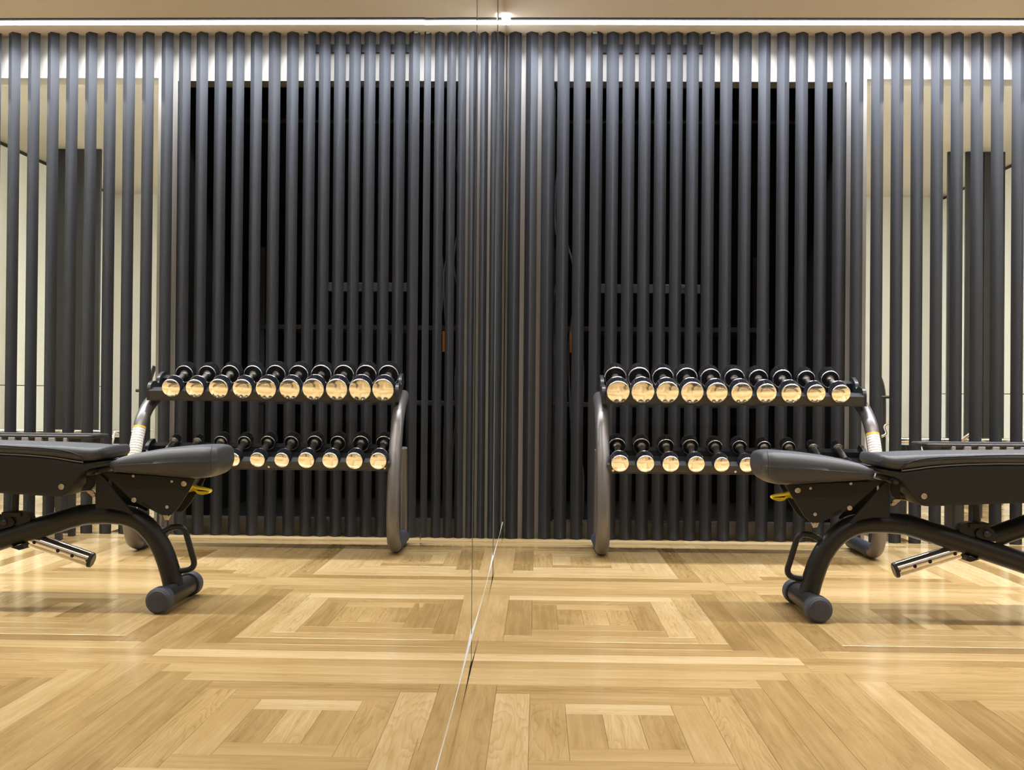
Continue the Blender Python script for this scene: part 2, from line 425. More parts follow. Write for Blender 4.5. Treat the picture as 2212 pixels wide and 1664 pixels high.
# partition behind the slats, with a dark store window and an open bay
X1a, X1b, X2a, X2b = .232, 1.690, 1.790, 3.62
ZT1, ZT2, ZS = 2.281, 2.296, .072
TW = .12
bm = bmesh.new()
add_box(bm, 0, X1a, YW, YW+TW, -.01, HC)
add_box(bm, X1b, X2a, YW, YW+TW, -.01, HC)
add_box(bm, X2b, XR, YW, YW+TW, -.01, HC)
add_box(bm, X1a, X1b, YW, YW+TW, ZT1, HC)
add_box(bm, X2a, X2b, YW, YW+TW, ZT2, HC)
wb = struct(obj('wall_back', bm, 'wall'))
wn = struct(obj('window_1', box(X1a, X1b, YW+.004, YW+TW, -.01, ZS), 'sill'))
obj('sill', box(X1a, X1b, YW-.002, YW+TW, ZS, ZS+.006, bev=.002), 'sill', wn)
obj('jamb', box(X1a, X1a+.012, YW+.03, YW+TW, ZS+.006, ZT1), 'gap', wn)
obj('jamb', box(X1b-.012, X1b, YW+.03, YW+TW, ZS+.006, ZT1), 'gap', wn)
# unlit store behind the window
YD = 7.4
struct(obj('wall_store', box(X1a-.3, X1b+.1, YD, YD+.06, -.02, HC), 'dark_room'))
struct(obj('wall_store_left', box(X1a-.36, X1a-.3, YW+TW, YD, -.02, HC), 'dark_room'))
struct(obj('wall_store_right', box(X1b+.02, X2a-.02, YW+TW, YD+.06, -.02, HC), 'dark_room'))
struct(obj('ceiling_store', box(X1a-.36, X1b+.1, YW+TW, YD+.06, HC, HC+.05), 'dark_room'))
struct(obj('floor_store', box(X1a-.3, X1b+.02, YW+TW, YD, 0.001, .02), 'dark_room'))
# room beyond the bay
YF = 10.17; XF = 3.77
struct(obj('wall_far', box(-1.2, XF+.1, YF, YF+.1, -.02, HC), 'backwall'))
struct(obj('wall_far_left', box(-1.3, -1.2, YD+.06, YF, -.02, HC), 'backwall'))
struct(obj('wall_store_rear', box(-1.2, X2a-.02, YD+.06, YD+.10, -.02, HC), 'backwall'))
struct(obj('wall_bay_left', box(X2a-.02, X2a-.001, YW+TW, YD+.10, -.02, HC), 'backwall'))
struct(obj('ceiling_far', box(-1.3, XR+.1, YW+.12, YF+.1, HC, HC+.05), 'ceil_far'))
wp = struct(obj('wall_far_right', box(XF+.012, XF+.1, YW+TW, YF, -.02, HC), 'gap'))
ys = [YW+TW, 6.45, 7.35, 8.25, 9.2, YF]
for a, b in zip(ys, ys[1:]):
    for z0, z1 in ((.0, .742), (.748, HC-.03)):
        obj('glass_panel', box(XF, XF+.012, a+.003, b-.003, z0, z1, bev=.002), 'frost', wp)

# ------------------------------------------------------------------ lamps of the rooms
def led_line(name, label, x0, x1, y0, y1, m, z=HC, group=None, drop=.006):
    t = thing(name, label, 'light', ((x0+x1)/2, (y0+y1)/2, z), group)
    L = t.location
    obj('channel', shift(box(x0, x1, y0-.028, y1+.004, z-.004, z-.0005), L), 'gap', t)
    obj('diffuser', shift(box(x0, x1, y0, y1, z-drop, z-.0042, bev=.0008), L), m, t)
    return t
def beam(t, sx, sy, watts, spread, col):             # the lensed light the line throws down
    ld = D.lights.new('led_beam', 'AREA'); ld.shape = 'RECTANGLE'; ld.size = sx; ld.size_y = sy; ld.energy = watts
    ld.spread = math.radians(spread); ld.color = col
    o = D.objects.new('led_beam', ld); COL.objects.link(o); o.parent = t; o.location = (0, 0, -.0078)
t = led_line('linear_light', 'cool white light line in the ceiling above the dark slats', .022, XR-.05, 5.382, 5.440, 'led')
obj('corner_piece', shift(box(.0015, .018, 5.30, 5.440, HC-.007, HC-.001), t.location), 'led', t)
beam(t, XR-.1, .05, LED_BEAM, 142, (.92, .945, 1.0))
for y, nm, pw in ((3.72, 'above the bench', 13.), (1.55, 'nearest the viewpoint', 7.), (-.9, 'behind the viewpoint', 6.)):
    t = led_line('linear_light', 'warm light line in the ceiling '+nm, .35, XR-.3, y-.035, y+.035, 'led_room', group='ceiling light lines')
    beam(t, XR-.65, .065, pw, 118, (1.0, .975, .93))
led_line('linear_light', 'unseen fill light line added to the ceiling of the far room', .0, 1.35, 9.05, 9.20, 'fill_back')  # fill lamp added out of view to light the far room
led_line('linear_light', 'unseen fill light line added near the bay in the far room', 2.0, 3.5, YW+.35, YW+.42, 'fill_back')  # added ceiling fill, hidden above the bay opening

# ================================================================== SLATS
DX = [1113.9, 1149.9, 1184.9, 1218.2, 1253.2, 1289.8, 1324.2, 1359, 1393.9, 1428.1, 1462.5, 1497, 1531.2, 1569.7, 1610.7, 1651.9, 1692.3,
      1732.7, 1774.2, 1813.4, 1852.7, 1896.2, 1939.2, 1982.2, 2025.2, 2068.4, 2111.4, 2155.2, 2200]
SX = [at_y(x, 85, YS+.03).x for x in DX]
while SX[-1] < XR-.15: SX.append(SX[-1]+.0985)
scr = thing('slat_screen', 'screen of upright charcoal slats from floor to ceiling along the back wall', 'screen', (2., YS+.03, 0))
R0 = .0305
bm = bmesh.new()
ring = []
for k in range(4):                     # rotated square bar with small rounded arrises
    a = math.pi/2*k
    for da in (-.085, 0, .085):
        rr = R0*(1.0 if da == 0 else .925); ring.append((rr*math.sin(a+da), -rr*math.cos(a+da)))
lo = [bm.verts.new((x, y, .0005)) for x, y in ring]; hi = [bm.verts.new((x, y, HC-.0006)) for x, y in ring]
for k in range(12): bm.faces.new((lo[k], lo[(k+1) % 12], hi[(k+1) % 12], hi[k]))
bm.faces.new(lo[::-1]); bm.faces.new(hi)
bmesh.ops.recalc_face_normals(bm, faces=bm.faces)
slm = D.meshes.new('slat'); bm.to_mesh(slm); bm.free(); slm.materials.append(M['slat'])
slats = []
for i, x in enumerate(SX):
    o = link('slat', slm, None, scr); o.location = (x-2., 0, 0)
    o.rotation_euler.z = math.radians({1: -9, 5: 7, 15: 4, 14: -3, 2: 2}.get(i, random.uniform(-2.2, 2.2)))
    slats.append(o)
for i, s in ((5, -1), (12, 1)):
    obj('bracket', box(s*.004, s*.026, -.030, -.0265, HC-.012, HC-.002), 'bracket', slats[i])
obj('fixing_rail', box(SX[5]-2., SX[12]-2., .033, .046, 2.421, 2.462), 'slat', scr)

# ================================================================== THINGS IN THE UNLIT STORE
def bar_thing(name, label, cat, bm, m): return tag(obj(name, bm, m, None, 35), label, cat)
p, q = at_y(1300, 262, 6.6), at_y(1790, 276, 6.6)
bar_thing('reflection_bar', 'grey bar standing in for a reflection high across the dark store window', 'pipe', tube(bmesh.new(), [(p.x-.4, 6.6, p.z), (q.x, 6.6, p.z)], .016), 'reflection_grey')  # solid bar added in place of a faint reflection in the dark window
p, q = at_y(1293, 616, 6.3), at_y(1512, 630, 6.3)
t = thing('reflection_rail', 'short grey rail standing in for a reflection behind the slats in the dark store', 'rail', (p.x, 6.3, p.z))  # added rail takes the place of a reflected bar in the glass
obj('bar', shift(box(p.x, q.x, 6.28, 6.30, q.z-.014, p.z+.004, bev=.003), t.location), 'reflection_grey', t)
for k in range(4): obj('hook', shift(tube(bmesh.new(), [(p.x+.05+k*.14, 6.278, p.z-.01), (p.x+.05+k*.14, 6.25, p.z-.03), (p.x+.05+k*.14, 6.25, p.z-.01)], .004, 8), t.location), 'reflection_grey', t)
p, q = at_y(1190, 706, 6.9), at_y(1660, 712, 6.9)
t = thing('reflection_shelf', 'dark shelf standing in for a reflection behind the rack', 'shelf', (p.x, 6.9, 0))  # added shelf; its upper board imitates a reflected line in the window
for z in (p.z, p.z-.46): obj('shelf_board', shift(box(p.x, q.x, 6.85, 7.25, z-.03, z, bev=.004), t.location), 'reflection_grey', t)
for x in (p.x+.02, q.x-.02):
    for y in (6.87, 7.23): obj('upright', shift(box(x-.015, x+.015, y-.015, y+.015, .021, 1.6), t.location), 'reflection_grey', t)
p = at_y(1236, 738, 6.0)
bar_thing('cable_tag', 'small orange tag hanging among cables in the dark store', 'tag', box(p.x-.012, p.x+.016, 5.99, 6.0, p.z-.06, p.z+.05), 'orange')
for k in range(3):
    x = at_y(1206+k*24, 600, 6.0).x; pts = []
    for i in range(9):
        pts.append((x+random.uniform(-.03, .03), 6.02+.03*k+random.uniform(-.02, .02), 2.05-.21*i-.05*k))
    pts.append((x+.02, 6.05, .022+.01))
    bar_thing('hanging_cable', ['leftmost', 'middle', 'rightmost'][k]+' of the thin grey cables hanging in the dark store', 'cable', tube(bmesh.new(), catmull(pts, 5), .006, 8), 'cable')

# ================================================================== FAR ROOM THINGS
def column(x0, x1, y, label):
    t = thing('dark_column', label, 'column', ((x0+x1)/2, y, 0))
    obj('post', shift(box(x0, x1, y, y+.025, .001, HC-.001, bev=.004), t.location), 'slat_dark', t)
    obj('base_plate', shift(box(x0-.006, x1+.006, y-.01, y+.035, .0005, .012), t.location), 'slat_dark', t)
column(3.14, 3.222, 8.27, 'slim dark post standing in the far room left of the wide column')
column(3.27, 3.400, 8.27, 'left half of the wide dark column pair in the far room')
column(3.403, 3.555, 8.27, 'right half of the wide dark column pair in the far room')
YM = 6.75
def mz(x, y): p = at_y(x, y, YM); return p.x, p.z
t = thing('exercise_machine', 'chrome railed exercise machine seen between slats through the open bay', 'gym machine', (2.6, YM, 0))
L = t.location
xa, za = mz(1938, 951); xb, zb = mz(2230, 955)
obj('rail', shift(tube(bmesh.new(), [(xa-.05, YM, za), (xb+.3, YM, za)], .016, 14), L), 'chrome', t, 40)
obj('side_frame', shift(box(xa+.02, xb+.3, YM+.02, YM+.05, za-.07, za-.03, bev=.006), L), 'tray', t)
for x in (xa+.05, (xa+xb)/2+.1, xb+.25):
    obj('leg', shift(tube(bmesh.new(), [(x, YM+.035, za-.03), (x, YM+.035, .001)], .02, 12), L), 'tray', t, 40)
x1, z1 = mz(1984, 953)
obj('foot_bar', shift(tube(bmesh.new(), catmull([(x1, YM-.02, z1+.01), (x1-.01, YM-.06, z1-.04), (x1+.02, YM-.08, z1-.14), (x1+.03, YM-.02, z1-.22)], 6), .013, 12), L), 'chrome', t, 40)
x1, z1 = mz(1902, 815); x2, z2 = mz(1909, 870)
obj('upright', shift(tube(bmesh.new(), catmull([(x2, YM, .001), (x2, YM, z2-.2), (x2, YM, z2), (x1+.01, YM, z1-.05), (x1-.02, YM, z1+.03)], 6), .014, 12), L), 'blackplastic', t, 40)
x1, z1 = mz(1900, 858); x2, z2 = mz(1916, 858)
obj('handle', shift(tube(bmesh.new(), [(x1-.05, YM-.02, z1), (x2+.05, YM-.02, z1)], .009, 10), L), 'blackplastic', t, 40)
x1, z1 = mz(1908, 925)
obj('hook', shift(tube(bmesh.new(), catmull([(x1+.03, YM-.03, z1+.03), (x1, YM-.03, z1+.01), (x1+.01, YM-.03, z1-.03), (x1-.02, YM-.03, z1-.05), (x1-.03, YM-.02, z1-.05)], 6), .008, 10), L), 'chrome', t, 40)
x1, z1 = mz(2072, 949)
obj('clamp', shift(tube(bmesh.new(), [(x1, YM-.02, z1-.01), (x1+.05, YM-.03, z1+.03)], .010, 10), L), 'steel', t, 40)

# ================================================================== DUMBBELL RACK
RX0, RX1 = .456, 1.652
LOC = Vector(((RX0+RX1)/2, 5.15, 0))
rk = thing('dumbbell_rack', 'two-tier graphite dumbbell rack standing in front of the slats', 'rack', LOC)
pts = []
for q in ((1850, 866), (1868, 888), (1880, 918), (1886, 950), (1893, 1000), (1898, 1050), (1901, 1100), (1901, 1140)):
    pp = at_x(*q, RX1); pts.append((pp.y, pp.z))
pts[0] = (pts[0][0], pts[0][1]+.004)
yb = pts[-1][0]
pts += [(yb+.022, .085), (yb+.062, .045), (yb+.13, .0325)]
RT_ = .0305
for X in (RX0, RX1):
    path = catmull([(X, y, z) for y, z in pts], 6)
    s = obj('side_tube', shift(tube(bmesh.new(), path, RT_, 22), LOC), 'rack', rk, 50)
    y0 = pts[-1][0]
    f = obj('foot_sleeve', shift(lathe(bmesh.new(), (X, y0-.02, .0335), (0, 1, 0), [(0, .028), (0, .0325), (.03, .0332), (.034, .0312), (.33, .0312), (.345, .029), (.35, 0)], 24), LOC), 'rubber', rk, 40)
    st = obj('rear_strut', shift(tube(bmesh.new(), catmull([(X-.0, 5.33, .455), (X, 5.345, .40), (X, 5.36, .25), (X, 5.37, .06)], 6), .019, 16), LOC), 'rack', rk, 50)
# sticker on the right tube
path = catmull([(RX1, y, z) for y, z in pts], 6)
def sticker(name, za, zb, m):
    seg = [p for p in path if zb-.02 <= p.z <= za+.02]
    def atz(z):
        for a, b in zip(path, path[1:]):
            if a.z >= z >= b.z: return a.lerp(b, (a.z-z)/(a.z-b.z)), (b-a).normalized()
    bm = bmesh.new(); uvl = bm.loops.layers.uv.new('UVMap'); rows = []; n = 12
    for i in range(n+1):
        z = za+(zb-za)*i/n; c, tdir = atz(z)
        u = Vector((1, 0, 0)); w = tdir.cross(u).normalized()
        if w.y > 0: w = -w
        rows.append([bm.verts.new(c+(u*math.sin(a)+w*math.cos(a))*(RT_+.0006)) for a in [math.radians(-78+136*k/14) for k in range(15)]])
    for i in range(n):
        for k in range(14):
            f = bm.faces.new((rows[i][k], rows[i][k+1], rows[i+1][k+1], rows[i+1][k])); f.smooth = True
            for lp, (a, b) in zip(f.loops, ((i, k), (i, k+1), (i+1, k+1), (i+1, k))): lp[uvl].uv = (b/14, 1-a/n)
    shift(bm, LOC); me = D.meshes.new(name); bm.to_mesh(me); bm.free()
    o = link(name, me, m, rk); return o
zl = at_x(1882, 939, RX1).z
sticker('warning_sticker', zl-.008, zl-.185, 'sticker')['label'] = 'white sticker with small grey print'
sticker('sticker_heading', zl, zl-.0078, 'sticker_head')['label'] = 'yellow heading band of the sticker'

TILT = math.radians(19.3)
U = Vector((0, math.cos(TILT), math.sin(TILT))); NV = Vector((0, -math.sin(TILT), math.cos(TILT)))
DXS = [.5275+.1103*i for i in range(10)]
TOPR = [.0524, .0524, .0513, .0513, .0484, .0484, .0457, .0457, .0428, .0428]
LOWR = [.0394, .0394, .0376, .0376, .0344, .0344, .0319, .0319, .0213, .0213]
ROWS = ((5.062, .7275, TOPR), (4.918, .4155, LOWR))
def saddle(y0, z0, u0, u1, n0, ntop, radii, x0, x1):
    bm = bmesh.new(); N = 300; top = []; c = Vector((0, y0, z0))
    for i in range(N+1):
        x = x0+(x1-x0)*i/N; h = ntop
        for xi, r in zip(DXS, radii):
            rr = r+.0012
            if abs(x-xi) < rr: h = min(h, -math.sqrt(rr*rr-(x-xi)**2))
        top.append((x, max(h, n0+.003)))
    V = []
    for x, h in top:
        V.append([bm.verts.new(c+U*u+NV*n+Vector((x, 0, 0))) for u, n in ((u0, n0), (u1, n0), (u1, h), (u0, h))])
    for a, b in zip(V, V[1:]):
        for k in range(4): bm.faces.new((a[k], a[(k+1) % 4], b[(k+1) % 4], b[k]))
    bm.faces.new(V[0][::-1]); bm.faces.new(V[-1])
    return shift(bm, LOC)
for (y0, z0, radii), nm in zip(ROWS, ('upper', 'lower')):
    rm = max(radii); n0 = -rm-.006
    xa, xb = RX0+.0175, RX1-.024
    tr = obj('tray', saddle(y0, z0, .012, .062, n0, -.016 if nm == 'upper' else -.010, radii, xa, xb), 'tray', rk)
    obj('rear_saddle', saddle(y0, z0, .206, .250, n0, -.020, radii, xa, xb), 'tray', tr)
    bm = bmesh.new(); c = Vector((0, y0, z0))
    for u0, u1, na, nb in ((.010, .256, n0-.004, n0-.0005), (.066, .20, n0, n0+.002)):
        A = [bm.verts.new(c+U*u+NV*n+Vector((x, 0, 0))) for x in (xa, xb) for u, n in ((u0, na), (u1, na), (u1, nb), (u0, nb))]
        for k in range(4): bm.faces.new((A[k], A[(k+1) % 4], A[4+(k+1) % 4], A[4+k]))
        bm.faces.new(A[:4][::-1]); bm.faces.new(A[4:])
    obj('pan', shift(bm, LOC), 'tray', tr)
    for X, s in ((RX0+.009, 1), (RX1-.018, -1)):          # two-lobed end brackets
        out = []
        lobes = [(.018, n0-.006), (.10, n0-.008), (.262, n0-.004), (.268, -.03), (.258, -.006), (.215, .002), (.170, -.004), (.155, -.020), (.140, -.022), (.120, -.006), (.08, .006), (.045, .004), (.026, -.016), (.016, n0+.01)]
        pr = catmull([(a, b, 0) for a, b in lobes], 5, True)
        bm = bmesh.new()
        rings = [[bm.verts.new(c+U*p.x+NV*p.y+Vector((xx, 0, 0))) for p in pr] for xx in (X-.008*s, X+.008*s)]
        m_ = len(pr)
        for k in range(m_): bm.faces.new((rings[0][k], rings[0][(k+1) % m_], rings[1][(k+1) % m_], rings[1][k]))
        bm.faces.new(rings[0][::-1]); bm.faces.new(rings[1])
        obj('end_bracket', shift(bm, LOC), 'tray', tr, 40)
    if nm == 'lower':
        for xx in (.4985, 1.031, 1.59):
            bolt('bolt', c+U*.010+NV*(n0+.010)+Vector((xx, 0, 0)), .0058, tr, LOC, -U)

def dumbbell(x, y0, z0, R, idx, tier):
    k = R/.0524
    LH = .040+.030*k; IN = .205; TOT = IN+LH
    ords = ['first', 'second', 'third', 'fourth', 'fifth', 'sixth', 'seventh', 'eighth', 'ninth', 'tenth']
    lab = 'chrome-faced dumbbell, %s from the mirror on the %s tray of the rack' % (ords[idx], tier)
    c = Vector((x, y0, z0)); mid = c+U*(TOT/2)
    t = thing('dumbbell', lab, 'dumbbell', mid, 'dumbbells on the %s tray' % tier)
    for s in (0, 1):
        base, ax = (c, U) if s == 0 else (c+U*TOT, -U)
        bm = bmesh.new()                                    # fluted black body
        u = ax.orthogonal().normalized(); w = ax.cross(u); NF = 30; rings = []
        for a, rs in ((.0048, .965), (LH*.5, .965), (LH-.006, .965), (LH-.001, .93)):
            rings.append([bm.verts.new(base+ax*a+(u*math.cos(2*math.pi*q/(NF*3))+w*math.sin(2*math.pi*q/(NF*3)))*R*rs*(1.0 if q % 3 else .925)) for q in range(NF*3)])
        for A, B in zip(rings, rings[1:]):
            for q in range(NF*3): bm.faces.new((A[q], A[(q+1) % (NF*3)], B[(q+1) % (NF*3)], B[q]))
        bm.faces.new(rings[0][::-1]); bm.faces.new(rings[-1])
        hd = obj('head', shift(bm, mid), 'head', t)
        obj('end_cap', shift(lathe(bmesh.new(), base, ax, [(.006, 0), (.006, R*.9), (.0066, R*.995), (.0045, R), (.0030, R*.992), (.0015, R*.972), (.0005, R*.945), (0, R*.925), (0, R*.06), (-.0012, R*.045), (-.0012, R*.02), (.001, 0)], 48), mid), 'chromeface', hd, 50)
        obj('inner_ring', shift(lathe(bmesh.new(), base+ax*(LH-.004), ax, [(0, R*.88), (0, R*.985), (.0018, R*1.0), (.0036, R*.995), (.0052, R*.978), (.0062, R*.95), (.0064, R*.925), (.0058, R*.90), (.0045, R*.885), (0, R*.88)], 40), mid), 'chrome', hd, 60)
    rh = min(.0145, R*.62)
    obj('handle', shift(lathe(bmesh.new(), c+U*(LH-.001), U, [(0, rh*1.35), (.006, rh*1.3), (.012, rh*.95), (.02, rh*.92), ((TOT-2*LH)/2, rh*1.05), (TOT-2*LH-.02, rh*.92), (TOT-2*LH-.010, rh*.95), (TOT-2*LH-.004, rh*1.3), (TOT-2*LH+.002, rh*1.35)], 24), mid), 'handle', t, 40)
for (y0, z0, radii), tier in zip(ROWS, ('upper', 'lower')):
    for i, (x, r) in enumerate(zip(DXS, radii)): dumbbell(x, y0, z0, r, i, tier)

# ================================================================== WEIGHT BENCH
YC = 3.765
BL = Vector((1.4, YC, 0))
bn = thing('weight_bench', 'black adjustable weight bench with flat backrest in the foreground', 'bench', BL)
def B(bm): return shift(bm, BL)
def bpath(pts, Y=YC): return [(p[0], Y, p[1]) for p in (bp(x, y, Y) for x, y in pts)]
def bt(x, y):                                          # crest of a pad: the skyline is its far top edge
    return (bp(x, y, 3.625)[0], bp(x, y, 3.86)[1])
# seat
YN, YFAR = 3.625, 3.905
st = [bp(x, y, YN) for x, y in ((170, 390), (176, 330), (190, 292))] + [bt(x, y) for x, y in ((235, 250), (330, 248), (520, 264), (720, 290), (900, 326), (985, 358))] + [bp(x, y, YN) for x, y in ((1025, 405), (1040, 432))]
sb = [bp(x, y, YN) for x, y in ((170, 390), (182, 440), (205, 475), (250, 505), (330, 517), (480, 513), (680, 500), (880, 487), (985, 474), (1028, 456), (1040, 432))]
seat = obj('seat', B(pad(st, sb, YN, YFAR, .040, .055, .06)), 'leather', bn, 60)
sx = bp(212, 380, YN)[0]; za, zb = bp(212, 262, YN)[1], bp(212, 480, YN)[1]
obj('seam', B(tube(bmesh.new(), catmull([(sx, YN+.026, za+.001), (sx-.002, YN+.011, za-.009), (sx-.002, YN+.0035, za-.028), (sx-.002, YN+.0035, zb+.028), (sx, YN+.008, zb+.012)], 5), .0011, 6)), 'seam', seat)
# backrest: cushion over moulded shell, running out of the picture to the right
XE = 2.28
ztop = bt(2122, 254)[1]; zpl = bp(2122, 352, YN)[1]; zbt = bp(2122, 655, YN)[1]
ct = [bp(x, y, YN) for x, y in ((1050, 345), (1058, 315), (1078, 292))] + [bt(x, y) for x, y in ((1150, 272), (1400, 262), (1800, 256))] + [(1.9, ztop+.002), (XE-.06, ztop+.002), (XE-.015, ztop-.012), (XE, ztop-.035)]
cb = [bp(x, y, YN) for x, y in ((1050, 345), (1070, 370), (1100, 388), (1160, 400), (1225, 402), (1320, 390), (1450, 372), (1650, 358), (1900, 352))] + [(1.9, zpl), (XE-.03, zpl), (XE, ztop-.035)]
bk = obj('backrest', B(pad(ct, cb, YN, YFAR, .024, .045, .045)), 'leather', bn, 60)
obj('piping', B(tube(bmesh.new(), catmull([(p[0], YN-.0012, p[1]) for p in [bp(x, y, YN) for x, y in ((1205, 398), (1245, 355), (1320, 328), (1450, 310), (1700, 299), (2122, 290))]]+[(XE-.03, YN-.0012, bp(2122, 288, YN)[1])], 6), .0020, 6)), 'seam', bk)
ht = [bp(x, y, YN+.006) for x, y in ((1062, 405), (1090, 402), (1140, 408), (1225, 412), (1320, 400), (1450, 382), (1650, 368), (1900, 362))] + [(1.9, zpl-.003), (XE-.04, zpl-.003), (XE-.02, zpl-.02)]
hb = [bp(x, y, YN+.006) for x, y in ((1062, 405), (1100, 428), (1160, 452), (1215, 490), (1265, 560), (1310, 622), (1350, 660), (1410, 676), (1600, 670), (2122, 653))] + [(1.95, zbt), (XE-.12, zbt+.004), (XE-.05, zbt+.03), (XE-.02, zpl-.02)]
shell = obj('back_shell', B(pad(ht, hb, YN+.006, YFAR-.006, .012, .03, .03, 96, .0)), 'shell', bn, 40)
obj('shell_edge', B(tube(bmesh.new(), catmull([(p[0], YN+.009, p[1]) for p in [bp(x, y, YN) for x, y in ((1212, 408), (1300, 398), (1450, 378), (1650, 364), (1900, 357), (2122, 357))]]+[(XE-.04, YN+.009, zpl-.001)], 6), .0022, 8)), 'edge', shell)
p = at_y(*c2(1373, 597), YN+.006); bolt('bolt', p, .0095, shell, BL)
# seat carrier plates
YP = 3.700
pl = [bp(x, y, YP) for x, y in ((340, 516), (388, 605), (478, 748), (520, 790), (545, 800), (600, 795), (700, 748), (830, 690), (930, 600), (1010, 530), (1080, 482), (960, 488), (700, 498))]
cp = obj('seat_plate', B(slab(pl, YP, YP+.008)), 'plate', bn)
obj('seat_plate', B(slab(pl, 2*YC-YP-.008, 2*YC-YP)), 'plate', bn)
obj('carrier', B(slab([bp(x, y, YP) for x, y in ((360, 500), (430, 610), (600, 700), (900, 560), (1060, 480))], YP+.010, 2*YC-YP-.010)), 'plate', bn)
for x, y, r in ((427, 552, .0098), (523, 538, .0048), (557, 733, .0060), (816, 685, .0088), (825, 503, .005)):
    bolt('bolt', at_y(*c2(x, y), YP), r, cp, BL)
obj('slot', B(tube(bmesh.new(), [(q[0], YP-.0008, q[1]) for q in (bp(696, 742, YP), bp(756, 712, YP))], .0045, 8)), 'hole', cp)
p = at_y(*c2(556, 812), YP); bolt('bolt', p, .0075, cp, BL)
obj('tab', B(slab([bp(x, y, YP) for x, y in ((525, 785), (590, 790), (575, 830), (545, 835))], YP+.001, YP+.006)), 'steel', cp)
# gussets over the arch of the frame
YG = 3.692
gu = [bp(x, y, YG) for x, y in ((1085, 492), (1116, 500), (1118, 762), (1000, 758), (900, 775), (828, 806), (815, 792))]
obj('gusset', B(slab(gu, YG, YG+.007, .0015, 2)), 'plate', bn)
obj('gusset', B(slab(gu, 2*YC-YG-.007, 2*YC-YG, .0015, 2)), 'plate', bn)
# frame tubes
fp = catmull(bpath(((508, 1335), (540, 1215), (592, 1075), (660, 962), (752, 868), (868, 812), (1000, 796), (1130, 800), (1236, 812))), 6)
obj('front_leg', B(tube(bmesh.new(), fp, .0345, 24)), 'frame', bn, 40)
e0 = bp(1225, 806, YC); e1 = bp(1480, 885, YC); e2 = bp(1700, 955, YC); e3 = bp(2122, 1097, YC)
sl = (e3[1]-e2[1])/(e3[0]-e2[0])
xr = e3[0]+(.075-e3[1])/sl
rp = catmull([(e0[0], YC, e0[1]), (e1[0], YC, e1[1]), (e2[0], YC, e2[1]), (e3[0], YC, e3[1]), (xr, YC, .075)], 6)
obj('main_beam', B(tube(bmesh.new(), rp, .0352, 24)), 'frame', bn, 40)
# feet
for X, nm in ((1.062, 'front_foot'), (xr, 'rear_foot')):
    hw = .155 if nm == 'front_foot' else .24
    ft = obj(nm, B(tube(bmesh.new(), [(X, YC-hw, .0425), (X, YC+hw, .0425)], .034, 24)), 'frame', bn, 40)
    for s in (-1, 1):
        obj('foot_cap', B(lathe(bmesh.new(), (X, YC+s*(hw+.032), .0425), (0, -s, 0), [(0, 0), (0, .030), (.001, .033), (.003, .0345), (.004, .0350), (.006, .0385), (.010, .0415), (.016, .0422), (.050, .0422), (.054, .040), (.055, .035)], 32)), 'rubber', ft, 30)
# grab handle on the front leg
hp = catmull(bpath(((600, 925), (545, 893), (478, 882), (430, 905), (408, 960), (372, 1080), (352, 1145), (362, 1185), (405, 1208), (475, 1218))), 6)
obj('grab_handle', B(tube(bmesh.new(), hp, .0102, 14)), 'frame', bn, 40)
# hinge axle, bracket and link
kx = at_y(*c2(1165, 480), 3.672)
obj('axle', B(lathe(bmesh.new(), (kx.x, 3.672, kx.z), (0, 1, 0), [(-.013, 0), (-.0125, .005), (-.009, .0105), (0, .0138), (.006, .0135), (.012, .0115), (.020, .0112), (.021, .0120), (.030, .0120), (.031, .0108), (.045, .0108), (.046, .0116), (.055, .0116), (.056, .0105), (.19, .0105), (.195, 0)], 20)), 'blackplastic', bn, 40)
br = [bp(x, y, 3.70) for x, y in ((1125, 500), (1195, 505), (1197, 622), (1160, 620), (1135, 590), (1122, 545))]
for y in (3.70, 3.822): obj('hinge_bracket', B(slab(br, y, y+.008, .002, 2)), 'shell', bn)
obj('hinge_tube', B(tube(bmesh.new(), bpath(((1180, 585), (1330, 600))), .018, 16)), 'frame', bn, 40)
lk = [bp(x, y, 3.73) for x, y in ((1122, 650), (1150, 622), (1205, 618), (1200, 638), (1155, 672), (1130, 672))]
l_ = obj('link', B(slab(lk, 3.73, 3.738, .002, 2)), 'steel', bn)
bolt('bolt', at_y(*c2(1140, 655), 3.73), .0062, l_, BL)
# telescopic strut: black sleeve with chrome inner tube
c0 = Vector(bpath(((1158, 1152),), 3.78)[0]); c1 = Vector(bpath(((1640, 1003),), 3.78)[0])
ax = (c1-c0).normalized()
ch = obj('chrome_strut', B(tube(bmesh.new(), [c0+ax*.004, c0+ax*.36], .0262, 28)), 'chrome', bn, 40)
obj('end_plug', B(lathe(bmesh.new(), c0, ax, [(-.006, 0), (-.006, .021), (-.003, .0255), (.003, .0268), (.0055, .0268), (.0055, 0)], 28)), 'blackplastic', ch, 30)
side = ax.cross(Vector((0, -1, 0))); side = side if side.z > 0 else -side
for x, y, r in ((1305, 1123, .0062), (1418, 1087, .0066), (1605, 1028, .0062), (1193, 1158, .0030)):
    pt = Vector(bpath(((x, y),), 3.755)[0]); al = (pt-c0).dot(ax); off = (pt-c0-ax*al).dot(side)
    off = max(-.02, min(.02, off)); nrm = (Vector((0, -1, 0))*math.sqrt(.0262**2-off**2)+side*off)
    b_ = c0+ax*al+nrm; nn = nrm.normalized()
    obj('hole', B(lathe(bmesh.new(), b_-nn*.001, nn, [(0, r), (.0012, r), (.0014, r*.9), (.0014, 0)], 18)), 'hole', ch, 40)
s0 = c0+ax*.30
s1 = Vector(bpath(((1880, 905),), 3.78)[0]); s2 = s1+(Vector(bpath(((2122, 822),), 3.78)[0])-s1).normalized()*.42
